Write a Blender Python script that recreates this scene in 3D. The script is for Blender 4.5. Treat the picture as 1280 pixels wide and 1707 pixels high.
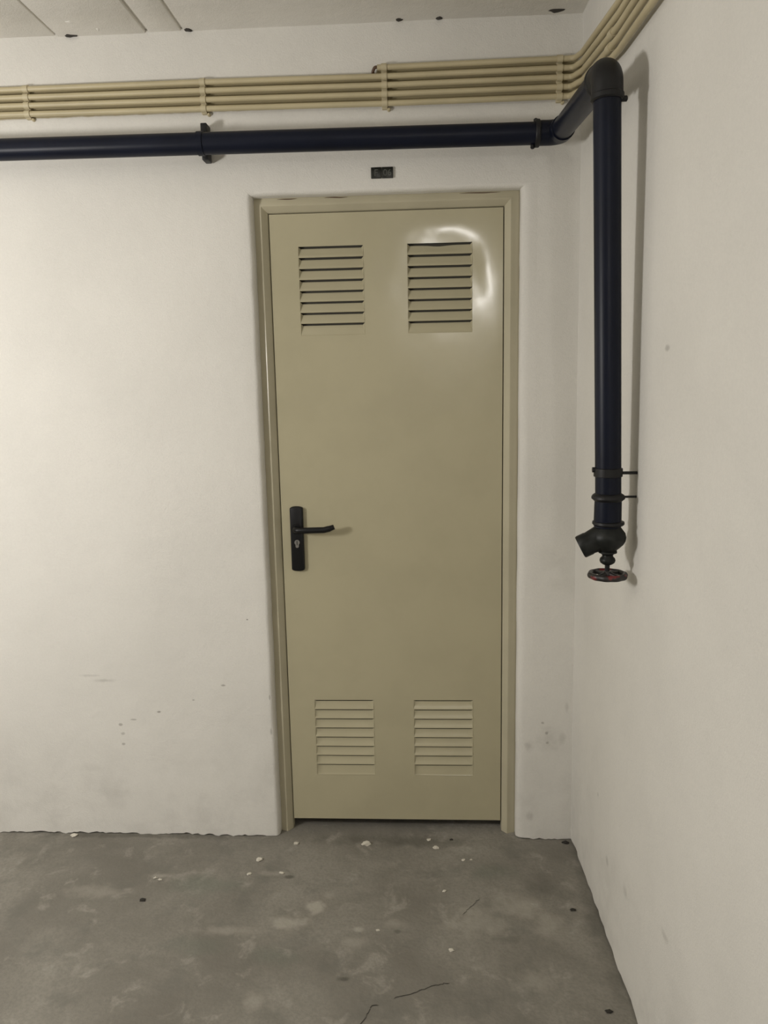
import bpy, bmesh, math, random
from mathutils import Vector, Matrix, noise

for o in list(bpy.data.objects):
    bpy.data.objects.remove(o)
SC = bpy.context.scene
C = SC.collection

# ------------------------------------------------------------------ camera
YAW, PITCH, ROLL = 0.0558353, 0.1641205, -0.0201391
cyaw, syaw = math.cos(YAW), math.sin(YAW)
fwd = Vector((-syaw*math.cos(PITCH), cyaw*math.cos(PITCH), -math.sin(PITCH)))
rgt = Vector((cyaw, syaw, 0)); upv = rgt.cross(fwd)
cr, sr = math.cos(ROLL), math.sin(ROLL)
R0 = cr*rgt + sr*upv; U0 = -sr*rgt + cr*upv
cam = bpy.data.cameras.new('camera'); camo = bpy.data.objects.new('camera', cam); C.objects.link(camo)
M = Matrix((R0, U0, -fwd)).transposed().to_4x4()
M.translation = Vector((0.4634617, -2.3680540, 1.4923240))
camo.matrix_world = M
cam.sensor_fit = 'HORIZONTAL'; cam.sensor_width = 36.0
cam.lens = 1290.0/1280.0*36.0
cam.clip_start = 0.02
SC.camera = camo

# ------------------------------------------------------------------ world, lamps, exposure
w = bpy.data.worlds.new('world'); SC.world = w; w.use_nodes = True
w.node_tree.nodes['Background'].inputs[0].default_value = (0.8, 0.85, 1, 1)
w.node_tree.nodes['Background'].inputs[1].default_value = 0.0
def lamp(name, loc, power, radius, col):
    l = bpy.data.lights.new(name, 'POINT'); l.energy = power; l.shadow_soft_size = radius; l.color = col
    o = bpy.data.objects.new(name, l); o.location = loc; C.objects.link(o); return o
LC = (1.0, 0.970, 0.935)
lamp('garage_lamp', (-1.42, -1.50, 1.56), 72, 0.16, LC)
lamp('garage_lamp_behind', (0.74, -4.9, 2.34), 28, 0.08, LC)
SC.view_settings.view_transform = 'Standard'; SC.view_settings.look = 'None'
SC.view_settings.gamma = 1.0; SC.view_settings.use_curve_mapping = False
SC.view_settings.exposure = 0.10

# ------------------------------------------------------------------ materials
def new_mat(name):
    m = bpy.data.materials.new(name); m.use_nodes = True
    nt = m.node_tree; b = nt.nodes['Principled BSDF']
    return m, nt, b
def N(nt, t, **kw):
    n = nt.nodes.new(t)
    for k, v in kw.items():
        setattr(n, k, v)
    return n
def setin(nt, sock, v):
    if hasattr(v, 'links'): nt.links.new(v, sock)
    else: sock.default_value = v
def math_(nt, op, a, b=None):
    n = N(nt, 'ShaderNodeMath', operation=op); setin(nt, n.inputs[0], a)
    if b is not None: setin(nt, n.inputs[1], b)
    return n.outputs[0]
def pos(nt): return N(nt, 'ShaderNodeNewGeometry').outputs['Position']
def noise_(nt, vec, scale, detail=4, rough=.55, dist=0):
    n = N(nt, 'ShaderNodeTexNoise'); nt.links.new(vec, n.inputs['Vector'])
    n.inputs['Scale'].default_value = scale; n.inputs['Detail'].default_value = detail
    n.inputs['Roughness'].default_value = rough; n.inputs['Distortion'].default_value = dist
    return n.outputs['Fac']
def ramp_(nt, fac, lo, hi, a=0., b=1.):
    n = N(nt, 'ShaderNodeMapRange', interpolation_type='SMOOTHSTEP')
    nt.links.new(fac, n.inputs['Value'])
    for i, v in enumerate((lo, hi, a, b)): n.inputs[i+1].default_value = v
    return n.outputs['Result']
def mix_(nt, fac, a, b):
    n = N(nt, 'ShaderNodeMix', data_type='RGBA')
    setin(nt, n.inputs[0], fac); setin(nt, n.inputs[6], a if hasattr(a, 'links') else (*a, 1)); setin(nt, n.inputs[7], b if hasattr(b, 'links') else (*b, 1))
    return n.outputs[2]
def bump_(nt, b, h, strength, dist, prev=None):
    n = N(nt, 'ShaderNodeBump'); n.inputs['Strength'].default_value = strength; n.inputs['Distance'].default_value = dist
    nt.links.new(h, n.inputs['Height'])
    if prev is not None: nt.links.new(prev, n.inputs['Normal'])
    nt.links.new(n.outputs[0], b.inputs['Normal']); return n.outputs[0]
def blobs(nt, P, lst, dist_scale=40., amt=.35):
    """stains with a shape of their own: (x, y, z, rx, ry, rz, strength, softness)"""
    nz = N(nt, 'ShaderNodeTexNoise'); nt.links.new(P, nz.inputs['Vector']); nz.inputs['Scale'].default_value = dist_scale; nz.inputs['Detail'].default_value = 3
    sh = math_(nt, 'MULTIPLY', math_(nt, 'SUBTRACT', nz.outputs['Fac'], .5), amt*4)
    acc = None
    for (x, y, z, rx, ry, rz, s, soft) in lst:
        v = N(nt, 'ShaderNodeVectorMath', operation='SUBTRACT'); nt.links.new(P, v.inputs[0]); v.inputs[1].default_value = (x, y, z)
        q = N(nt, 'ShaderNodeVectorMath', operation='DIVIDE'); nt.links.new(v.outputs[0], q.inputs[0]); q.inputs[1].default_value = (rx, ry, rz)
        l = N(nt, 'ShaderNodeVectorMath', operation='LENGTH'); nt.links.new(q.outputs[0], l.inputs[0])
        f = ramp_(nt, math_(nt, 'ADD', l.outputs['Value'], sh), 1.0, max(0., 1-soft), 0., s)
        acc = f if acc is None else math_(nt, 'MAXIMUM', acc, f)
    return acc

def mat_plaster(name, base, stains, dark=(.33, .31, .28), bumpd=.0016, gap_shade=False):
    m, nt, b = new_mat(name); P = pos(nt)
    col = mix_(nt, ramp_(nt, noise_(nt, P, 2.2, 5), .35, .7), base, tuple(c*.94 for c in base))
    fine = noise_(nt, P, 150, 2)
    col = mix_(nt, ramp_(nt, fine, .3, .75, 0, .10), col, tuple(c*.72 for c in base))
    # grime that gathers along the foot of the wall
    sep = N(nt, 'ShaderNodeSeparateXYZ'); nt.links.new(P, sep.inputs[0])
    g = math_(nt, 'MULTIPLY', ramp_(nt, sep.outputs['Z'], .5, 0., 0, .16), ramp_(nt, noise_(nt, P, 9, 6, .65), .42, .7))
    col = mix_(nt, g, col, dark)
    if gap_shade:      # shade between the conduits, painted into the plaster colour as a brownish-cream band
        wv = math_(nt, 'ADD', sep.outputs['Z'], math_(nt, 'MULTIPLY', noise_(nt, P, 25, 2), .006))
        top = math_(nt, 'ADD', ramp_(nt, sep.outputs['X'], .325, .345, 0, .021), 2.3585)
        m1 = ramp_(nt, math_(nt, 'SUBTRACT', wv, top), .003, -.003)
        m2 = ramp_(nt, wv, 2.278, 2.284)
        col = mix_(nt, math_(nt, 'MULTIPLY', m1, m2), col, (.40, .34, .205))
    if stains: col = mix_(nt, blobs(nt, P, stains), col, dark)
    nt.links.new(col, b.inputs['Base Color']); b.inputs['Roughness'].default_value = .85
    b.inputs['Specular IOR Level'].default_value = .2
    h1 = bump_(nt, b, noise_(nt, P, 7, 3), .45, .010)
    h2 = bump_(nt, b, noise_(nt, P, 45, 3), .5, .0016, h1)
    bump_(nt, b, noise_(nt, P, 260, 2), .55, bumpd, h2)
    return m
WS = [(-.649, 0, .565, .045, 1, .006, .28, .9), (-.60, 0, .548, .05, 1, .008, .35, .9),
      (-.558, 0, .394, .009, 1, .006, .7, .6), (-.514, 0, .412, .014, 1, .004, .6, .6), (-.552, 0, .362, .008, 1, .006, .5, .7), (-.553, 0, .326, .008, 1, .006, .65, .7),
      (-.426, 0, .439, .008, 1, .004, .9, .5), (-.308, 0, .481, .007, 1, .004, .8, .6), (-.206, 0, .531, .008, 1, .004, .7, .6), (-.116, 0, .754, .004, 1, .003, .9, .5),
      (-.67, 0, .24, .06, 1, .02, .12, .9), (-.60, 0, .15, .09, 1, .03, .12, .9),
      (.828, 0, .406, .007, 1, .006, .65, .7), (.842, 0, .371, .009, 1, .008, .75, .7), (.845, 0, .338, .009, 1, .008, .75, .7), (.785, 0, .325, .02, 1, .03, .35, .9), (.85, 0, .35, .05, 1, .06, .22, .95), (.89, 0, .35, .02, 1, .03, .3, .9),
      (.79, 0, .08, .02, 1, .02, .3, .9), (.905, 0, .46, .008, 1, .03, .25, .9),
      (-.055, .0, .49, .004, .03, .012, .55, .6), (-.055, .0, .37, .004, .03, .018, .45, .6)]
RS = [(.93, -.45, .22, .1, .02, .02, .35, .9), (.935, -.62, .25, .1, .03, .02, .3, .9), (.935, -.9, .35, .1, .03, .015, .3, .9), (.93, -.8, 1.55, .1, .02, .008, .5, .8), (.93, -.34, .35, .1, .008, .008, .4, .8)]
M_WALL = mat_plaster('white_plaster', (.745, .725, .675), WS, gap_shade=True)
M_WALLR = mat_plaster('white_plaster_right', (.745, .725, .675), RS)
M_CEIL = mat_plaster('painted_concrete_ceiling', (.84, .815, .755), None)

def mat_floor():
    m, nt, b = new_mat('worn_concrete'); P = pos(nt)
    big = noise_(nt, P, 2.6, 6, .6, .4)
    col = mix_(nt, ramp_(nt, big, .3, .7), (.185, .172, .145), (.285, .268, .230))
    mid = noise_(nt, P, 11, 6, .62, .6)
    col = mix_(nt, ramp_(nt, mid, .54, .70, 0, .7), col, (.35, .33, .285))
    mid2 = noise_(nt, P, 6.5, 5, .6)
    col = mix_(nt, ramp_(nt, mid2, .50, .30, 0, .55), col, (.15, .145, .125))
    fine = noise_(nt, P, 120, 3)
    col = mix_(nt, ramp_(nt, fine, .35, .7, 0, .35), col, (.17, .16, .14))
    light = [(.13, -.36, 0, .035, .04, 1, .8, .7), (.06, -.42, 0, .075, .035, 1, .7, .8), (.16, -.30, 0, .03, .03, 1, .4, .9),
             (.26, -.445, 0, .02, .015, 1, .7, .7), (.37, -.42, 0, .04, .03, 1, .4, .9), (.60, -.40, 0, .12, .08, 1, .45, .8), (.72, -.34, 0, .10, .07, 1, .5, .8),
             (.79, -.42, 0, .05, .09, 1, .45, .8), (.72, -.62, 0, .07, .05, 1, .5, .9), (-.55, -.30, 0, .15, .04, 1, .4, .9), (-.10, -.46, 0, .12, .03, 1, .45, .9),
             (-.38, -.22, 0, .05, .015, 1, .5, .9), (-.02, -.20, 0, .08, .02, 1, .4, .9), (.25, -.50, 0, .06, .035, 1, .4, .9), (.02, -.70, 0, .04, .04, 1, .45, .9)]
    col = mix_(nt, blobs(nt, P, light, 22, .4), col, (.40, .375, .32))
    dark = [(.24, -.625, 0, .022, .012, 1, .75, .7), (.03, -.215, 0, .02, .012, 1, .7, .7), (.66, -.47, 0, .06, .02, 1, .35, .9), (-.40, -.60, 0, .05, .02, 1, .3, .9),
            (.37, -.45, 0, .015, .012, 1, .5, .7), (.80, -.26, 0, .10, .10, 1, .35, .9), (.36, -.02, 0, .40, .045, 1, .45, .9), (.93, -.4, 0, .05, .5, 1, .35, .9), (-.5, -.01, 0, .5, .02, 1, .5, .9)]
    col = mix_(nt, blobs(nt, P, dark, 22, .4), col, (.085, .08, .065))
    green = [(-.22, -.26, 0, .16, .07, 1, .4, .9), (.05, -.55, 0, .09, .05, 1, .35, .9), (-.18, -.52, 0, .12, .05, 1, .3, .9), (.66, -.18, 0, .10, .06, 1, .3, .9)]
    col = mix_(nt, blobs(nt, P, green, 14, .3), col, (.155, .175, .14))
    nt.links.new(col, b.inputs['Base Color']); b.inputs['Roughness'].default_value = .8
    b.inputs['Specular IOR Level'].default_value = .25
    h = bump_(nt, b, noise_(nt, P, 9, 5), .5, .012)
    h = bump_(nt, b, noise_(nt, P, 60, 4), .5, .0025, h)
    bump_(nt, b, fine, .4, .001, h)
    return m
M_FLOOR = mat_floor()

def mat_paint(name, col, rough, bump=.15, var=.06, spec=.5, coat=0., bscale=35, bdist=.0008):
    m, nt, b = new_mat(name); P = pos(nt)
    c = mix_(nt, ramp_(nt, noise_(nt, P, 6, 4), .35, .7), col, tuple(x*(1-var) for x in col))
    nt.links.new(c, b.inputs['Base Color']); b.inputs['Roughness'].default_value = rough
    b.inputs['Specular IOR Level'].default_value = spec; b.inputs['Coat Weight'].default_value = coat; b.inputs['Coat Roughness'].default_value = .12
    if bump: bump_(nt, b, noise_(nt, P, bscale, 3), bump, bdist)
    return m
M_DOOR = mat_paint('cream_gloss_enamel', (.455, .415, .282), .155, .10, .05, .5)
M_FRAME = mat_paint('cream_gloss_enamel_frame', (.50, .46, .335), .22, .25, .08, .5)
M_COND = mat_paint('cream_conduit', (.55, .475, .30), .45, .1, .12)
M_CLIP = mat_paint('cream_clip', (.57, .50, .33), .5, .1, .1)
M_BROWN = mat_paint('brown_cable', (.10, .055, .03), .5, 0)
M_PIPE = mat_paint('navy_gloss_pipe', (.0065, .0090, .0200), .38, .25, .25, .19, 0, 30)
M_IRON = mat_paint('dark_iron_fitting', (.0145, .0145, .0155), .45, .35, .3, .3, 0, 60)
M_VALVE = mat_paint('dark_green_black_valve', (.010, .0115, .0105), .45, .5, .3, .3, 0, 90)
M_BLACK = mat_paint('black_handle', (.007, .007, .0075), .38, .05, .1, .3)
M_DARK = mat_paint('vent_slot_shade', (.06, .055, .042), .8, 0)
M_LOCK = mat_paint('grey_lock_metal', (.30, .29, .27), .4, .05); M_LOCK.node_tree.nodes['Principled BSDF'].inputs['Metallic'].default_value = .7
M_PLATE = mat_paint('black_plate', (.010, .011, .008), .35, .1)
M_GLYPH = mat_paint('grey_lettering', (.085, .088, .075), .5, 0)
M_HOLE = mat_paint('dark_mortar_hole', (.05, .045, .038), .9, .5)
M_CHIP = mat_paint('white_plaster_crumb', (.62, .585, .50), .9, .4)
M_DIRT = mat_paint('dark_dirt', (.03, .027, .022), .9, .4)
def mat_wheel():
    m, nt, b = new_mat('chipped_red_black_paint'); P = pos(nt)
    f = ramp_(nt, noise_(nt, P, 26, 3), .56, .64)
    c = mix_(nt, f, (.018, .016, .016), (.16, .018, .02))
    nt.links.new(c, b.inputs['Base Color']); b.inputs['Roughness'].default_value = .4
    return m
M_WHEEL = mat_wheel()

# ------------------------------------------------------------------ helpers
def wloc(o):
    v = Vector((0, 0, 0))
    while o is not None: v += o.location; o = o.parent
    return v
def obj(name, bm, mat, parent=None, loc=None, smooth=True, **props):
    """bm is in world coordinates; the origin goes to loc (or to the parent's origin)"""
    base = wloc(parent) if parent else Vector((0, 0, 0))
    org = Vector(loc) if loc is not None else base
    bmesh.ops.recalc_face_normals(bm, faces=bm.faces) if not props.pop('keep_normals', False) else None
    for v in bm.verts: v.co -= org
    me = bpy.data.meshes.new(name); bm.to_mesh(me); bm.free()
    if mat: me.materials.append(mat)
    if smooth:
        me.polygons.foreach_set('use_smooth', [True]*len(me.polygons))
        me.set_sharp_from_angle(angle=math.radians(40))
    o = bpy.data.objects.new(name, me); C.objects.link(o)
    if parent: o.parent = parent
    o.location = org - base
    for k, v in props.items(): o[k] = v
    return o
def empty(name, loc, parent=None, **props):
    o = bpy.data.objects.new(name, None); C.objects.link(o); o.empty_display_size = .05
    o.location = Vector(loc) - (wloc(parent) if parent else Vector((0, 0, 0)))
    if parent: o.parent = parent
    for k, v in props.items(): o[k] = v
    return o
def tag(o, label, cat, group=None):
    o['label'] = label; o['category'] = cat
    if group: o['group'] = group
    return o
def box(bm, a, b):
    vs = [bm.verts.new((x, y, z)) for x in (a[0], b[0]) for y in (a[1], b[1]) for z in (a[2], b[2])]
    for f in ((0, 1, 3, 2), (4, 6, 7, 5), (0, 4, 5, 1), (2, 3, 7, 6), (0, 2, 6, 4), (1, 5, 7, 3)):
        bm.faces.new([vs[i] for i in f])
    return bm
def bbox(a, b, bev=0.0, seg=2):
    bm = bmesh.new(); box(bm, a, b)
    if bev: bmesh.ops.bevel(bm, geom=bm.edges[:], offset=bev, segments=seg, affect='EDGES', profile=.5)
    return bm
def smooth_path(pts, rad, n=8):
    """round the inner corners of a polyline with bends of the given radius"""
    pts = [Vector(p) for p in pts]; out = [pts[0]]
    for i in range(1, len(pts)-1):
        a, b, c = pts[i-1], pts[i], pts[i+1]
        d0 = (a-b); d1 = (c-b); r = min(rad, d0.length*.49, d1.length*.49)
        ang = d0.angle(d1)
        if ang > math.radians(178): out.append(b); continue
        t = min(r/math.tan(ang/2), d0.length*.49, d1.length*.49)
        p0 = b+d0.normalized()*t; p1 = b+d1.normalized()*t
        for k in range(n+1):
            s = k/n
            # circular arc approximated by a rational quadratic curve
            wgt = math.sin(ang/2)
            q = ((1-s)**2*p0 + 2*s*(1-s)*wgt*b + s*s*p1)/((1-s)**2+2*s*(1-s)*wgt+s*s)
            out.append(q)
    out.append(pts[-1]); return out
def tube(bm, pts, r, n=20, caps=True):
    pts = [Vector(p) for p in pts]
    rs = r if isinstance(r, (list, tuple)) else [r]*len(pts)
    t = (pts[1]-pts[0]).normalized()
    u = t.orthogonal().normalized(); rings = []
    for i, p in enumerate(pts):
        if i == 0: tn = (pts[1]-pts[0]).normalized()
        elif i == len(pts)-1: tn = (pts[-1]-pts[-2]).normalized()
        else: tn = ((pts[i+1]-p).normalized()+(p-pts[i-1]).normalized()).normalized()
        u = (u - tn*u.dot(tn)).normalized(); v = tn.cross(u)
        rings.append([bm.verts.new(p+(u*math.cos(2*math.pi*k/n)+v*math.sin(2*math.pi*k/n))*rs[i]) for k in range(n)])
    for a, b in zip(rings, rings[1:]):
        for k in range(n): bm.faces.new((a[k], a[(k+1) % n], b[(k+1) % n], b[k]))
    if caps:
        bm.faces.new(rings[0][::-1]); bm.faces.new(rings[-1])
    return bm
def lathe(bm, base, axis, prof, n=28):
    """prof = [(distance along axis, radius)]"""
    axis = Vector(axis).normalized(); base = Vector(base)
    u = axis.orthogonal().normalized(); v = axis.cross(u); rings = []
    for d, r in prof:
        rings.append([bm.verts.new(base+axis*d+(u*math.cos(2*math.pi*k/n)+v*math.sin(2*math.pi*k/n))*r) for k in range(n)])
    for a, b in zip(rings, rings[1:]):
        for k in range(n): bm.faces.new((a[k], a[(k+1) % n], b[(k+1) % n], b[k]))
    bm.faces.new(rings[0][::-1]); bm.faces.new(rings[-1]); return bm
def lump(c, r, seed, sub=2, rough=.35):
    bm = bmesh.new(); bmesh.ops.create_icosphere(bm, subdivisions=sub, radius=1)
    for v in bm.verts:
        k = 1+rough*noise.noise(v.co*1.4+Vector((seed*7.1, seed*3.3, 0)))*1.6
        v.co = Vector((v.co.x*r[0]*k+c[0], v.co.y*r[1]*k+c[1], v.co.z*r[2]*k+c[2]))
    return bm
def n1(x, s=1.0, o=0.0): return noise.noise(Vector((x*s, o, 3.7)))

# ------------------------------------------------------------------ setting
def xw(y, z): return .9185 - .0253*y + (1.2-z)*.006      # face of the right-hand wall
IL, IR, IT = -.0415, .7465, 2.0435                         # inner edge of the plaster round the door
OL, OR_, OT = IL-.016, IR+.016, IT+.016
ZC = 2.495
XL, YF = -3.6, -5.6

# floor with a gentle unevenness
bm = bmesh.new()
gx = [XL-.2, -2.4] + [-1.6+.06*i for i in range(45)] + [1.3]
gy = [YF-.2, -3] + [-1.8+.06*i for i in range(35)] + [.30]
vv = [[bm.verts.new((x, y, .0035*noise.noise(Vector((x*3, y*3, 0)))-.002)) for y in gy] for x in gx]
for i in range(len(gx)-1):
    for j in range(len(gy)-1): bm.faces.new((vv[i][j], vv[i+1][j], vv[i+1][j+1], vv[i][j+1]))
floor = obj('floor', bm, M_FLOOR, kind='structure')

# back wall (with the door): face y=0, ragged foot, soft-edged opening
bm = bmesh.new()
def foot(x): return .003+.006*n1(x, 9, 1)+.006*n1(x, 38, 5)+.004*n1(x, 90, 6)
def wavy(x, z): return .0035*noise.noise(Vector((x*2.1, 0, z*2.1)))
def edge_jit(s, o): return .0022*n1(s, 7, o)+.0010*n1(s, 31, o+3)
xs = [XL, -2.5] + [-1.5+.01*i for i in range(int((OL-.03+1.5)/.01)+1)]
xs = [x for x in xs if x < OL-.032] + [OL-.03]
zs = [None, .012, .03, .06] + [.12+.08*i for i in range(25)]
zs = [z for z in zs if z is None or z < OT+.0] + [OT+.03]
ztop = [2.14, 2.24, 2.34, 2.44, 2.56]
cols = []
def column(x, zlist):
    return [bm.verts.new((x, wavy(x, z or 0)*(1 if abs(x-OL+.03) > 1e-6 else 1), foot(x) if z is None else z)) for z in zlist]
def gridcols(cs):
    for a, b in zip(cs, cs[1:]):
        for k in range(len(a)-1): bm.faces.new((a[k], b[k], b[k+1], a[k+1]))
left = [column(x, zs+ztop) for x in xs]; gridcols(left)
xr = [OR_+.03] + [OR_+.03+.01*i for i in range(1, 16)] + [1.02]
right = [column(x, zs+ztop) for x in xr]; gridcols(right)
xm = [OL-.03+ (OR_-OL+.06)*i/24 for i in range(25)]
mid = [column(x, [OT+.03]+ztop) for x in xm]; gridcols(mid)
# underside of the ragged foot
for cs in (left, right):
    prev = None
    for c in cs:
        bk = bm.verts.new((c[0].co.x, .2, c[0].co.z))
        if prev: bm.faces.new((prev[0], c[0], bk, prev[1]))
        prev = (c[0], bk)
# soft plaster edge swept round the opening (left jamb, head, right jamb)
path = []
nz_ = 60
for i in range(nz_+1): path.append(('L', foot(OL) + (OT-foot(OL))*i/nz_))
for i in range(1, 25): path.append(('T', i/24))
for i in range(1, nz_+1): path.append(('R', OT - (OT-foot(OR_))*i/nz_))
RAD = {'L': .015, 'R': .027, 'T': .013}       # the plaster rounds off more widely on the right
prof = [None] + [(1-math.sin(math.radians(t)), .018*(1-math.cos(math.radians(t)))) for t in (0, 18, 36, 54, 72, 90)] + [(0, .06), (0, .2)]
rings = []
for kind, s in path:
    ring = []
    for pr in prof:
        if pr is None: o, y = {q: .046 for q in 'LRT'}, 0.0
        else: o, y = {q: RAD[q]*pr[0] for q in 'LRT'}, pr[1]
        j = 0 if pr is None else edge_jit(s, {'L': 1, 'T': 2, 'R': 3}[kind])*(1 if y < .03 else .2)
        if kind == 'L':
            z = min(s, IT+o['T']) if s < OT-1e-6 else IT+o['T']
            P_ = Vector((IL-o['L']+j, y, z))
        elif kind == 'R':
            P_ = Vector((IR+o['R']-j, y, min(s, IT+o['T'])))
        else:
            P_ = Vector((IL-o['L']+(IR+o['R']-IL+o['L'])*s, y, IT+o['T']-j*min(1, 8*s, 8*(1-s))))
        if pr is None: P_.y = wavy(P_.x, P_.z)
        ring.append(bm.verts.new(P_))
    rings.append(ring)
for a, b in zip(rings, rings[1:]):
    for k in range(len(a)-1): bm.faces.new((a[k], a[k+1], b[k+1], b[k]))
bmesh.ops.remove_doubles(bm, verts=bm.verts[:], dist=.0004)
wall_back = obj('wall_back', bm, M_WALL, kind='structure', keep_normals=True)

# right wall: leans and runs a degree and a half off square
bm = bmesh.new()
ys = [.2, .1, 0] + [-.02*i for i in range(1, 75)] + [-2, -3, YF-.2]
zr = [None, .015, .04, .1] + [.2+.2*i for i in range(12)] + [2.6]
cs = []
for y in ys:
    f = .003+.006*n1(y, 8, 9)+.004*n1(y, 35, 2)
    cs.append([bm.verts.new((xw(y, z or 0)+.003*noise.noise(Vector((4, y*1.7, (z or 0)*1.7)))+(.004*n1(y, 20, 7) if z is None else 0), y, f if z is None else z)) for z in zr])
for a, b in zip(cs, cs[1:]):
    for k in range(len(a)-1): bm.faces.new((a[k], a[k+1], b[k+1], b[k]))
prev = None
for c in cs:
    bk = bm.verts.new((c[0].co.x+.2, c[0].co.y, c[0].co.z))
    if prev: bm.faces.new((prev[0], prev[1], bk, c[0]))
    prev = (c[0], bk)
obj('wall_right', bm, M_WALLR, kind='structure', keep_normals=True)
# the unseen rest of the garage shell
M_FAR = mat_plaster('white_plaster_far', (.60, .585, .545), None)
obj('wall_left', bbox((XL-.2, YF-.2, -.05), (XL, .2, 2.6)), M_FAR, smooth=False, kind='structure')
obj('wall_front', bbox((XL-.2, YF-.2, -.05), (1.5, YF, 2.6)), M_FAR, smooth=False, kind='structure')

# ceiling: precast planks with recessed joints under a slab
slab = obj('ceiling', bbox((XL-.2, YF-.2, ZC+.010), (1.5, .2, ZC+.15)), M_CEIL, smooth=False, kind='structure')
edges = [XL-.2, -2.8, -2.0, -1.2, -.582, -.317, -.214, 1.5]
random.seed(4)
for i, (a, b) in enumerate(zip(edges, edges[1:])):
    dz = (.0, .003, .001, .0035, .0, .002)[i % 6]
    g = .0075
    b_ = b-g
    a_ = a+g*.3
    obj('plank', bbox((a_, YF-.2, ZC+dz), (b_, .012, ZC+.011), .003, 2), M_CEIL, parent=slab)
for k, (x, y, rx, ry) in enumerate([(-.541, -.006, .019, .010), (-.197, -.008, .012, .010), (.402, -.012, .011, .008), (.513, -.010, .010, .009), (.835, -.022, .024, .010), (-.506, -.087, .016, .008), (-.448, -.034, .006, .012)]):
    faint = k in (5, 6)
    obj('mortar_hole', lump((x, y, ZC+.002), (rx, ry, .006 if not faint else .004), k+1), M_HOLE if not faint else M_CEIL, parent=slab)

# crack and pits in the floor
def strip(pts, wd, z=.0012):
    bm = bmesh.new(); prev = None
    P2 = []
    for a, b in zip(pts, pts[1:]):
        for k in range(6): P2.append((a[0]+(b[0]-a[0])*k/6, a[1]+(b[1]-a[1])*k/6))
    P2.append(pts[-1])
    for i, (x, y) in enumerate(P2):
        x += .007*n1(i*.43, 1, 2)+.002*n1(i*1.7, 1, 4); y += .007*n1(i*.43, 1, 8)+.002*n1(i*1.7, 1, 6)
        h = wd*(.45+.55*abs(n1(i*.9, 1, 5))*1.6)*(.3 if i in (0, len(P2)-1) else 1)
        fz = .0035*noise.noise(Vector((x*3, y*3, 0)))-.002+z
        a = bm.verts.new((x-h*.4, y+h, fz)); b = bm.verts.new((x+h*.4, y-h, fz))
        if prev: bm.faces.new((prev[0], prev[1], b, a))
        prev = (a, b)
    return bm
obj('crack', strip([(.285, -.79), (.308, -.737), (.315, -.713), (.335, -.707)], .0016), M_DIRT, parent=floor)
obj('crack', strip([(.368, -.687), (.419, -.670), (.456, -.650), (.486, -.637), (.506, -.629)], .0013), M_DIRT, parent=floor)
obj('crack', strip([(.554, -.381), (.566, -.358), (.592, -.326), (.607, -.302)], .0012), M_DIRT, parent=floor)

# ------------------------------------------------------------------ the door
LY, LW, LZ0, LZ1 = .05, .6995, .0343, 2.0
door = empty('door_1', (LW/2, LY, 0), kind='structure')
door['label'] = 'cream enamelled steel service door with four louvred vents and black handle'
# frame: one folded profile swept round three sides; e = distance out from the leaf edge
bm = bmesh.new()
fp = [(.0470, .075), (.0470, .040), (.0440, .0375), (.0400, .0365), (.0280, .0335), (.0235, .0310), (.0200, .0305), (.0170, .0330), (.0080, .0435), (.0050, .0465), (.0032, .0500), (.0024, .075)]
rings = []
pth = [('L', z) for z in [-.004+.1*i for i in range(20)]] + [('LT', 0)] + [('T', LW*i/10) for i in range(1, 10)] + [('RT', 0)] + [('R', z) for z in [-.004+.1*i for i in range(19, -1, -1)]]
for kind, s in pth:
    ring = []
    for e, y in fp:
        jj = .0006*n1(s+len(kind), 5, e*40)
        if kind == 'L': p = (-e, y+jj, s)
        elif kind == 'LT': p = (-e, y, LZ1+e)
        elif kind == 'T': p = (s, y+jj, LZ1+e)
        elif kind == 'RT': p = (LW+e, y, LZ1+e)
        else: p = (LW+e, y+jj, s)
        ring.append(bm.verts.new(p))
    rings.append(ring)
for a, b in zip(rings, rings[1:]):
    for k in range(len(a)-1): bm.faces.new((a[k], b[k], b[k+1], a[k+1]))
obj('door_frame', bm, M_FRAME, parent=door, keep_normals=True)
# cracked paint seams along the head of the frame
for sx0, sx1 in ((.03, .09), (.17, .24), (.57, .69)):
    bm = bmesh.new(); prev = None
    for i in range(13):
        x = sx0+(sx1-sx0)*i/12; h = .0013*math.sin(math.pi*i/12)+.0002; zz = LZ1+.0395+.0012*n1(x, 30, 3)
        a = bm.verts.new((x, .0357, zz+h)); b = bm.verts.new((x, .0357, zz-h))
        if prev: bm.faces.new((prev[0], prev[1], b, a))
        prev = (a, b)
    obj('paint_crack', bm, M_BROWN, parent=door)

# vents in the leaf
BL = [(.085, .281, 1.644, 1.905), (.414, .608, 1.640, 1.905), (.088, .281, .193, .460), (.419, .609, .194, .463)]
def sstep(a, b, t):
    t = max(0, min(1, (t-a)/(b-a))); return t*t*(3-2*t)
def warp(x, z):
    cx, cz, a, b = .508, 1.772, .125, .152
    rr = ((abs(x-cx)/a)**3.2+(abs(z-cz)/b)**3.2)**(1/3.2)
    rr += .10*noise.noise(Vector((x*9, 1.2, z*9)))+.022*noise.noise(Vector((x*34, 7.2, z*34)))
    side = .06+.94*sstep(-.25, 1.2, (x-cx)/a*.6+(z-cz)/b)
    y = .0036*side*(1-sstep(.76, 1.24, rr))
    cx, cz = .183, 1.775
    rr = ((abs(x-cx)/.125)**3.2+(abs(z-cz)/.155)**3.2)**(1/3.2)
    y += .0004*(1-sstep(.5, 1.7, rr))
    y += .0011*noise.noise(Vector((x*4.2, 2.2, z*3.1)))+.0004*noise.noise(Vector((x*15, 5.5, z*13)))
    e = min(x, LW-x, z-LZ0, LZ1-z)
    return y*sstep(0, .05, e)
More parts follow.
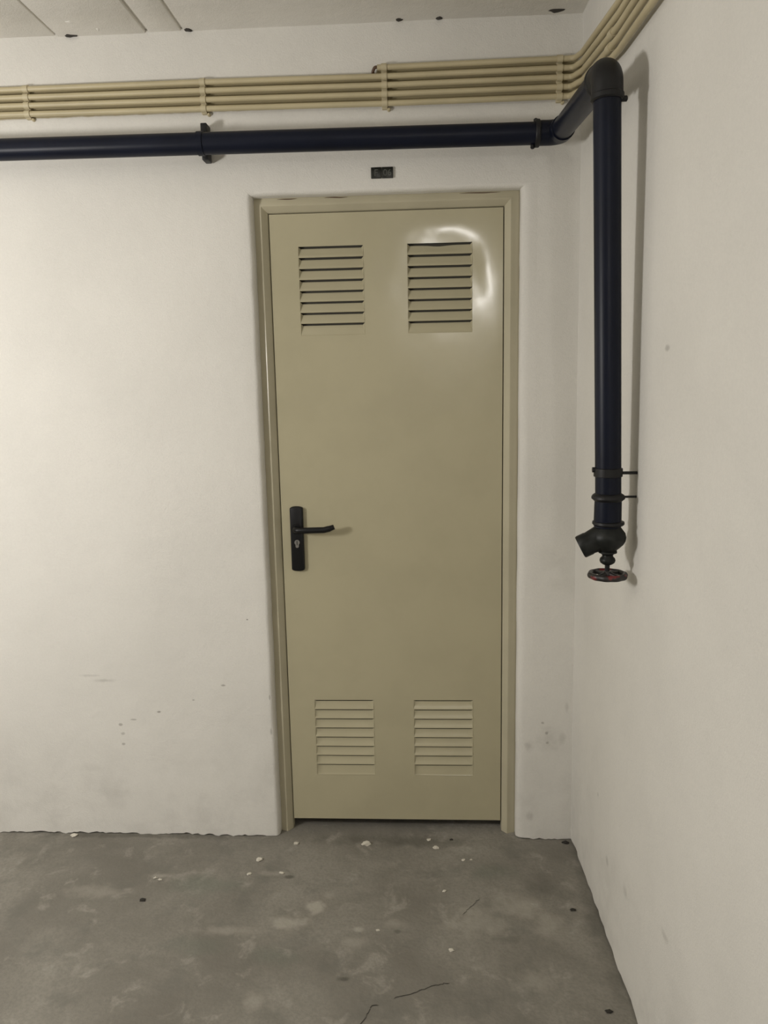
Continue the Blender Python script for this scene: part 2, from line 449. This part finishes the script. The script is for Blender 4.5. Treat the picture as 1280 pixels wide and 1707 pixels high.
bm = bmesh.new()
def lines(lo, hi, step, keys):
    ks = sorted(set([lo, hi]+keys)); out = []
    for a, b in zip(ks, ks[1:]):
        n = max(1, round((b-a)/step)); out += [a+(b-a)*i/n for i in range(n)]
    return out+[hi]
# the four vents have slightly different edges: give each its own lines
lx = lines(0, LW, .011, [.085, .281, .414, .608]); lz = lines(LZ0, LZ1, .011, [.194, .461, 1.642, 1.905])
BL = [(.085, .281, 1.642, 1.905), (.414, .608, 1.642, 1.905), (.085, .281, .194, .461), (.414, .608, .194, .461)]
gv = [[bm.verts.new((x, LY+warp(x, z), z)) for z in lz] for x in lx]
for i in range(len(lx)-1):
    for j in range(len(lz)-1):
        mx, mz = (lx[i]+lx[i+1])/2, (lz[j]+lz[j+1])/2
        if any(a < mx < b and c < mz < d for a, b, c, d in BL): continue
        bm.faces.new((gv[i][j], gv[i+1][j], gv[i+1][j+1], gv[i][j+1]))
# returns round the edge and the rear skin
def skirt(vs):
    bk = [bm.verts.new((v.co.x, .088, v.co.z)) for v in vs]
    for k in range(len(vs)-1): bm.faces.new((vs[k], vs[k+1], bk[k+1], bk[k]))
skirt([r[0] for r in gv][::-1]); skirt([r[-1] for r in gv]); skirt(gv[0]); skirt(gv[-1][::-1])
bq = [bm.verts.new(p) for p in ((0, .088, LZ0), (LW, .088, LZ0), (LW, .088, LZ1), (0, .088, LZ1))]
bm.faces.new(bq)
leaf = obj('leaf', bm, M_DOOR, parent=door, keep_normals=True)
for x0, x1, z0, z1 in BL:
    obj('vent_shade_sheet', bbox((x0-.01, .0665, z0-.01), (x1+.01, .0685, z1+.01)), M_DARK, parent=leaf, smooth=False, label='added dark sheet standing in for the shade inside the vent slots')  # sheet added behind the slots, its dark colour stands in for their shade
# pressed louvre slats
for bi, (x0, x1, z0, z1) in enumerate(BL):
    pitch = (z1-z0)/8*(.985 if bi < 2 else .975)
    for k in range(8):
        zt = z1-k*pitch-.0004; zb = zt-pitch
        last = k == 7
        if last: zb = z0
        D, gap = (.0085, .0052) if bi < 2 else (.0048, .0044)
        bm = bmesh.new(); rows = []
        sec = [(zt-gap, D), (zt-gap-.004, D*.86), (zb+.0095, .0012), (zb+.0045, -.0016), (zb+.0014, -.0020), (zb+.0002, -.0004)]
        if last: sec[3:] = [(zb+.0045, .0004), (zb+.002, -.0008), (zb, 0)]
        nx = 10
        for (z, y) in sec:
            ins = .006*max(0, y)/D
            row = []
            for i in range(nx+1):
                x = x0+ins+(x1-x0-2*ins)*i/nx
                wob = 0
                if k == 0 and bi in (1, 3): wob = -.0035*math.exp(-((i/nx-.48)/.16)**2) if y > .005 else 0
                row.append(bm.verts.new((x, LY+y+warp(x, z), z+wob)))
            rows.append(row)
        for a, b in zip(rows, rows[1:]):
            for i in range(nx): bm.faces.new((a[i], b[i], b[i+1], a[i+1]))
        for s, xx in ((0, x0), (nx, x1)):      # the small cheeks at either end
            tp = bm.verts.new((xx, LY+warp(xx, zt), zt))
            ch = [r[s] for r in rows]
            for a, b in zip(ch, ch[1:]): bm.faces.new((tp, a, b) if s else (tp, b, a))
        obj('slat', bm, M_DOOR, parent=leaf, keep_normals=True)
# lever handle on its long plate
bm = bmesh.new()
def rounded_plate(bm, x0, x1, z0, z1, yb, yf, cap, bev):
    pts = []
    cx = (x0+x1)/2; hw = (x1-x0)/2
    for k in range(13):
        a = math.pi*k/12; pts.append((cx+hw*math.cos(a), z1-cap+cap*math.sin(a)))
    for k in range(13):
        a = math.pi+math.pi*k/12; pts.append((cx+hw*math.cos(a), z0+cap+cap*math.sin(a)))
    cz = (z0+z1)/2
    rings = []
    for (y, s) in ((yb, 1), (yf+bev, 1), (yf+bev*.3, 1-bev*.35/hw), (yf, 1-bev/hw)):
        rings.append([bm.verts.new((cx+(x-cx)*s, y, cz+(z-cz)*(1-(1-s)*hw/((z1-z0)/2)))) for x, z in pts])
    n = len(pts)
    for a, b in zip(rings, rings[1:]):
        for k in range(n): bm.faces.new((a[k], a[(k+1) % n], b[(k+1) % n], b[k]))
    bm.faces.new(rings[-1])
    return bm
rounded_plate(bm, .0285, .0700, .903, 1.1135, .051, .036, .007, .004)
plate = obj('lock_plate', bm, M_BLACK, parent=door)
bm = bmesh.new()
lv = smooth_path([(.049, .040, 1.0425), (.049, .006, 1.0425), (.080, .003, 1.0425), (.140, .003, 1.0435), (.158, .004, 1.0475), (.1725, .008, 1.0525)], .018, 6)
tube(bm, lv, [.0098]*(len(lv)-2)+[.0092, .0080], 18)
obj('lever', bm, M_BLACK, parent=plate)
bm = bmesh.new(); lathe(bm, (.049, .0375, 1.0425), (0, -1, 0), [(0, .0165), (.004, .0165), (.006, .0145)], 24)
obj('rosette', bm, M_BLACK, parent=plate)
bm = bmesh.new(); pts = []
for k in range(17):
    a = math.radians(-52+284*k/16); pts.append((.0495+.0085*math.cos(a), .998+.0085*math.sin(a)))
pts += [(.0445, .984), (.047, .981), (.052, .981), (.0545, .984)]
f_ = [bm.verts.new((x, .0335, z)) for x, z in pts]; b_ = [bm.verts.new((x, .0365, z)) for x, z in pts]
bm.faces.new(f_)
for k in range(len(pts)): bm.faces.new((f_[k], f_[(k+1) % len(pts)], b_[(k+1) % len(pts)], b_[k]))
obj('lock_cylinder', bm, M_LOCK, parent=plate, label='grey metal lock cylinder')
bm = bmesh.new(); box(bm, (.0485, .0325, .990), (.0505, .0334, 1.003))
obj('keyhole', bm, M_BLACK, parent=plate)

# ------------------------------------------------------------------ number plate over the door
sign = tag(empty('number_plate', (.345, 0, 2.079)), 'small black plate with faint grey characters on the wall above the door', 'sign')
for a, b in ((.3135, .3435), (.3445, .3770)):
    obj('tile', bbox((a, -.006, 2.0795), (b, .003, 2.1095), .0012, 2), M_PLATE, parent=sign)
def text(body, size, loc, name, parent, mat):
    cu = bpy.data.curves.new(name, 'FONT'); cu.body = body; cu.size = size; cu.extrude = .0003
    tmp = bpy.data.objects.new(name, cu); C.objects.link(tmp)
    bpy.context.view_layer.update()
    me = bpy.data.meshes.new_from_object(tmp.evaluated_get(bpy.context.evaluated_depsgraph_get()))
    bpy.data.objects.remove(tmp)
    xs_ = [v.co.x for v in me.vertices]; ys_ = [v.co.y for v in me.vertices]
    cx, cy_ = (min(xs_)+max(xs_))/2, (min(ys_)+max(ys_))/2
    for v in me.vertices: v.co = Vector((v.co.x-cx, -v.co.z, v.co.y-cy_))
    me.materials.append(mat)
    o = bpy.data.objects.new(name, me); C.objects.link(o); o.parent = parent; o.location = Vector(loc)-wloc(parent)
    return o
text('F', .026, (.3285, -.0063, 2.0945), 'lettering', sign, M_GLYPH)
text('06', .025, (.3608, -.0063, 2.0945), 'lettering', sign, M_GLYPH)

# ------------------------------------------------------------------ conduits
CX = [-2.4, -.76, -.175, .357, .85]
CZ = [[None, None, None, 2.3715, 2.374],
      [2.354, 2.354, 2.353, 2.348, 2.350],
      [2.332, 2.332, 2.330, 2.325, 2.326],
      [2.310, 2.310, 2.306, 2.301, 2.301],
      [2.287, 2.287, 2.282, 2.2765, 2.2765]]
RZ = [2.327, 2.302, 2.277, 2.251, 2.224]
names = ['short topmost cream conduit that starts above the door and turns the corner',
         'topmost of the four cream conduits entering from the left edge',
         'second cream conduit from the top at the left edge of the wall',
         'third cream conduit from the top at the left edge of the wall',
         'lowest cream conduit of the bundle, nearest above the dark pipe']
CR = .0078
def cond_z(i, x):
    zs_ = CZ[i]
    for k in range(4):
        if x <= CX[k+1]:
            a, b = zs_[k], zs_[k+1]
            if a is None: a = b
            t = (x-CX[k])/(CX[k+1]-CX[k]); return a+(b-a)*t
    return zs_[-1]
for i in range(5):
    x0 = -2.4 if i else .338
    pts = [(x, -.0155, cond_z(i, x)) for x in [x0]+[x for x in CX if x > x0]]
    z = CZ[i][-1]
    cz_ = .05+.004*(4-i)
    pts.append((.888-.003*i, -.0160, z))
    zy = lambda y: z+(RZ[i]-z)*min(1, (-y)/.45) + (0 if y > -.45 else (.45+y)*.035)
    pts.append((xw(-.075, z)-.0160, -.075-.004*i, zy(-.075)))
    for y in (-.25, -.45, -.9, -2.6): pts.append((xw(y, zy(y))-.0160, y, zy(y)))
    bm = bmesh.new(); tube(bm, smooth_path(pts, .045, 6), CR, 16)
    co = obj('conduit', bm, M_COND, loc=(pts[0][0], 0, pts[0][2]))
    tag(co, names[i], 'conduit', 'cream conduits along the walls')
    if i >= 2:
        y0, y1 = -.335-.02*(4-i), -.365-.02*(4-i)
        bm = bmesh.new(); tube(bm, [(xw(y, zy(y))-.0160, y, zy(y)) for y in (y0, y1)], .0102, 16)
        obj('coupler', bm, M_CLIP, parent=co)
    if i == 0:
        bm = bmesh.new()
        tube(bm, smooth_path([(.350, -.0155, 2.3715), (.331, -.0160, 2.3730), (.325, -.012, 2.3625), (.327, .004, 2.354)], .008, 5), .0042, 10)
        obj('cable_end', bm, M_BROWN, parent=co, label='brown cable end curling out of the conduit')
# saddles that hold the conduits
def saddle(x, idx, label):
    zsl = [cond_z(i, x) for i in idx]
    s = tag(empty('conduit_saddle', (x, 0, min(zsl)-.014)), label, 'pipe clip', 'cream saddles holding the conduits')
    hw = .0078
    obj('base_strip', bbox((x-hw, -.0125, min(zsl)-.0125), (x+hw, .004, max(zsl)+.0125), .001, 1), M_CLIP, parent=s)
    for i, z in zip(idx, zsl):
        bm = bmesh.new(); n = 12; pr = []
        for k in range(n+1):
            a = math.pi*k/n
            pr.append([(x+dx, -.0155-rr*math.sin(a), z+rr*math.cos(a)) for dx, rr in ((-hw, .0076), (-hw, .0100), (hw, .0100), (hw, .0076))])
        rg = [[bm.verts.new(p) for p in q] for q in pr]
        for a, b in zip(rg, rg[1:]):
            for k in range(4): bm.faces.new((a[k], a[(k+1) % 4], b[(k+1) % 4], b[k]))
        for q in (rg[0], rg[-1]): bm.faces.new(q)
        obj('clip', bm, M_CLIP, parent=s)
    bm = bmesh.new(); lathe(bm, (x+.011, 0, min(zsl)-.0125), (0, -1, 0), [(-.002, .005), (.007, .005), (.010, .003)], 12)
    obj('screw', bm, M_COND, parent=s)
saddle(-.682, (1, 2, 3, 4), 'cream conduit saddle nearest the left edge of the wall')
saddle(-.163, (1, 2, 3, 4), 'cream conduit saddle directly above the pipe clamp')
saddle(.357, (0, 1, 2, 3, 4), 'cream conduit saddle above the black number plate')
saddle(.847, (0, 1, 2, 3, 4), 'cream conduit saddle beside the pipe elbow in the corner')

# ------------------------------------------------------------------ riser pipe
PR, PV = .0295, .0285
PY = -.62
A0 = Vector((-2.4, -.08, 2.183)); A1 = Vector((.838, -.08, 2.163)); A2 = Vector((.8455, PY, 2.118)); A3 = Vector((.8735, PY, 1.170))
pipe = tag(empty('riser_pipe', (A3.x, A3.y, 1.04)), 'dark navy riser pipe running over the door and down the corner to a valve', 'pipe')
bm = bmesh.new(); tube(bm, [A0, A0.lerp(A1, .5), A1-Vector((.055, 0, 0))], PR, 32); obj('horizontal_run', bm, M_PIPE, parent=pipe)
dc = (A2-A1).normalized()
bm = bmesh.new(); tube(bm, [A1+dc*.045, A2-dc*.045], PR-.0005, 32); obj('connecting_run', bm, M_PIPE, parent=pipe)
dv = (A3-A2).normalized()
bm = bmesh.new(); tube(bm, [A2+dv*.04, A3], PV, 32); obj('vertical_run', bm, M_PIPE, parent=pipe)
bm = bmesh.new()
e1 = smooth_path([A1-Vector((.062, 0, -.0004)), A1, A1+dc*.062], .046, 12)
tube(bm, e1, .0325, 32); el = obj('elbow', bm, M_PIPE, parent=pipe)
bm = bmesh.new(); lathe(bm, A1-Vector((.060, 0, 0)), (-1, 0, 0), [(-.006, .0345), (-.004, .0362), (.004, .0362), (.007, .034)], 32)
obj('collar', bm, M_IRON, parent=el)
for bx, bz in ((-.072, -.034), (-.064, .033)):
    bm = bmesh.new(); lathe(bm, A1+Vector((bx, 0, bz)), (0, 0, math.copysign(1, bz)), [(-.004, .006), (.003, .0065), (.006, .003)], 10)
    obj('bolt', bm, M_IRON, parent=el)
bm = bmesh.new()
e2 = smooth_path([A2-dc*.060, A2, A2+dv*.052], .044, 12)
tube(bm, e2, .0325, 32); el2 = obj('elbow', bm, M_IRON, parent=pipe)
bm = bmesh.new(); lathe(bm, A2+dv*.050, dv, [(-.008, .0325), (-.006, .0345), (.003, .0345), (.006, .031)], 32)
obj('collar', bm, M_IRON, parent=el2)
bm = bmesh.new(); lathe(bm, A2-dc*.058, dc, [(-.006, .032), (-.004, .0345), (.004, .0345), (.007, .032)], 32)
obj('collar', bm, M_IRON, parent=el2)
bm = bmesh.new(); lathe(bm, A2+dv*.052+Vector((.030, 0, 0)), (1, 0, 0), [(0, .006), (.010, .006), (.012, .003)], 12)
obj('bolt', bm, M_IRON, parent=el2)
# wall clamp on the horizontal run
xc = -.159; zc_ = 2.183+(2.163-2.183)*(xc+2.4)/(.838+2.4)
bm = bmesh.new(); lathe(bm, (xc-.009, -.08, zc_), (1, 0, 0), [(0, .0297), (.0005, .0322), (.0175, .0322), (.018, .0297)], 32)
cl = obj('pipe_clamp', bm, M_PIPE, parent=pipe)
for za, zb_ in ((.030, .050), (-.050, -.030)):
    obj('lug', bbox((xc-.009, -.046, zc_+za+.016-(.012 if za > 0 else 0)), (xc+.009, -.004, zc_+zb_+.016+(.012 if za < 0 else 0)), .0025, 2), M_IRON, parent=cl)
bm = bmesh.new(); tube(bm, [(xc, -.055, zc_), (xc, -.003, zc_)], .006, 12); obj('stud', bm, M_IRON, parent=cl)
# lower clamp, couplings
def on_v(z): t = (A2.z-z)/(A2.z-A3.z); return A2.lerp(A3, t)
q = on_v(1.287)
bm = bmesh.new(); lathe(bm, q+Vector((0, 0, .010)), (0, 0, -1), [(0, .029), (.001, .0315), (.019, .0315), (.020, .029)], 32)
cl = obj('pipe_clamp', bm, M_IRON, parent=pipe)
bm = bmesh.new(); tube(bm, [q+Vector((.030, 0, -.002)), Vector((xw(PY, q.z)+.001, PY, q.z-.002))], .0035, 12); obj('stud', bm, M_IRON, parent=cl)
bm = bmesh.new(); tube(bm, [q+Vector((-.035, 0, .006)), q+Vector((-.028, 0, .006))], .006, 10); obj('lug', bm, M_IRON, parent=cl)
q = on_v(1.231)
bm = bmesh.new(); lathe(bm, q+Vector((0, 0, .009)), (0, 0, -1), [(0, .0285), (.004, .0345), (.008, .0368), (.012, .0368), (.015, .0335), (.018, .0300)], 32)
cp = obj('coupling', bm, M_IRON, parent=pipe)
bm = bmesh.new(); tube(bm, [q+Vector((.030, 0, 0)), Vector((xw(PY, q.z)+.001, PY, q.z))], .0026, 10); obj('stud', bm, M_IRON, parent=cp)
bm = bmesh.new(); lathe(bm, q+Vector((0, 0, -.006)), (0, 0, -1), [(0, .0298), (.05, .0305), (.062, .0298)], 32)
obj('sleeve', bm, M_PIPE, parent=cp)
q = on_v(1.171)
bm = bmesh.new(); lathe(bm, q+Vector((0, 0, .006)), (0, 0, -1), [(0, .030), (.002, .0350), (.007, .0356), (.010, .033), (.012, .027)], 32)
obj('flange', bm, M_IRON, parent=pipe)
# angle valve
V0 = Vector((.8740, PY, 1.163))
bm = bmesh.new()
lathe(bm, V0, (0, 0, -1), [(-.004, .026), (.000, .0270), (.006, .0315), (.014, .0375), (.024, .0400), (.032, .0385), (.040, .0340), (.048, .0260), (.053, .0200), (.060, .0180)], 32)
od = Vector((-.88, .10, -.46)).normalized()
oc = V0+Vector((-.002, 0, -.018))
lathe(bm, oc, od, [(0, .0310), (.030, .0275), (.044, .0258), (.046, .0268), (.064, .0268), (.067, .0250), (.0665, .0205), (.050, .0195)], 28)
valve = obj('angle_valve', bm, M_VALVE, parent=pipe, loc=(V0.x, V0.y, V0.z))
bm = bmesh.new()
lathe(bm, V0+Vector((0, 0, -.056)), (0, 0, -1), [(0, .0205), (.004, .0205), (.006, .0150), (.010, .0120), (.013, .0125), (.017, .0165), (.022, .0178), (.027, .0160), (.031, .0105), (.033, .0062)], 24)
obj('bonnet', bm, M_VALVE, parent=valve)
bm = bmesh.new(); tube(bm, [V0+Vector((0, 0, -.084)), V0+Vector((0, 0, -.118))], .0055, 14); obj('stem', bm, M_IRON, parent=valve)
# handwheel: lobed rim, five spokes, hub
bm = bmesh.new(); hc = V0+Vector((.001, 0, -.1125)); n1_, n2_ = 60, 12; rg = []
for k in range(n1_):
    a = 2*math.pi*k/n1_; Rr = .0385+.0010*math.cos(10*a)
    rg.append([bm.verts.new(hc+Vector((math.cos(a)*(Rr+.0062*math.cos(b)), math.sin(a)*(Rr+.0062*math.cos(b)), .0072*math.sin(b)))) for b in [2*math.pi*j/n2_ for j in range(n2_)]])
for k in range(n1_):
    A, B = rg[k], rg[(k+1) % n1_]
    for j in range(n2_): bm.faces.new((A[j], B[j], B[(j+1) % n2_], A[(j+1) % n2_]))
for k in range(4):
    a = 2*math.pi*k/4+.62; d = Vector((math.cos(a), math.sin(a), 0))
    tube(bm, [hc+d*.004+Vector((0, 0, .004)), hc+d*.024+Vector((0, 0, .001)), hc+d*.038], [.0058, .0048, .0052], 10)
lathe(bm, hc+Vector((0, 0, .010)), (0, 0, -1), [(0, .0085), (.004, .0110), (.014, .0110), (.018, .007)], 20)
obj('handwheel', bm, M_WHEEL, parent=valve, label='handwheel with chipped red and black paint')

# ------------------------------------------------------------------ crumbs on the floor
def fz(x, y): return .0035*noise.noise(Vector((x*3, y*3, 0)))-.002
crumbs = [(.022, -.044, .0085, 'white plaster crumb on the floor at the foot of the left door jamb'),
          (.252, -.043, .014, 'long white plaster crumb on the floor below the left vents'),
          (.459, -.010, .0075, 'white plaster crumb on the floor just under the middle of the door'),
          (.482, -.054, .0085, 'round white plaster crumb on the floor in front of the right half of the door'),
          (.567, -.117, .006, 'left one of two tiny white crumbs lying together before the right vents'),
          (.592, -.116, .0045, 'right one of two tiny white crumbs lying together before the right vents'),
          (.503, -.272, .0055, 'lone white crumb on the floor well in front of the door'),
          (-.082, -.132, .012, 'pale broad crumb on the floor in front of the left door jamb'),
          (-.100, -.206, .0070, 'left one of two white crumbs beside the dark floor pit'),
          (.002, -.200, .0070, 'right one of two white crumbs beside the dark floor pit'),
          (-.388, -.233, .0060, 'left one of two small white crumbs on the floor below the left wall'),
          (-.370, -.242, .0065, 'right one of two small white crumbs on the floor below the left wall'),
          (.516, -.517, .0065, 'white crumb on the floor nearest the long crack'),
          (.316, -.449, .0050, 'tiny white crumb in the middle of the bare floor'),
          (-.745, -.012, .011, 'white crumb against the wall foot at the far left')]
for k, (x, y, r, lab) in enumerate(crumbs):
    o = obj('plaster_crumb', lump((x, y, fz(x, y)+r*.25), (r, r*.75, r*.42), k+11, 2, .5), M_CHIP, loc=(x, y, fz(x, y)))
    tag(o, lab, 'crumb', 'white plaster crumbs scattered on the floor')
dirt = [(-.388, -.338, .0085, 'black dirt clod on the concrete floor at the left'),
        (.868, -.350, .0080, 'black dirt clod on the concrete floor near the right wall'),
        (.886, -.712, .0080, 'dark dirt clod on the floor at the lower right, nearest the viewer'),
        (.533, -.008, .0060, 'tiny dark clod on the floor under the right vents of the door'),
        (.905, -.020, .0100, 'dark grey clod on the floor tight in the corner')]
for k, (x, y, r, lab) in enumerate(dirt):
    o = obj('dirt_clod', lump((x, y, fz(x, y)+r*.22), (r*1.1, r*.7, r*.4), k+41, 2, .5), M_DIRT, loc=(x, y, fz(x, y)))
    tag(o, lab, 'dirt', 'dark dirt clods on the floor')
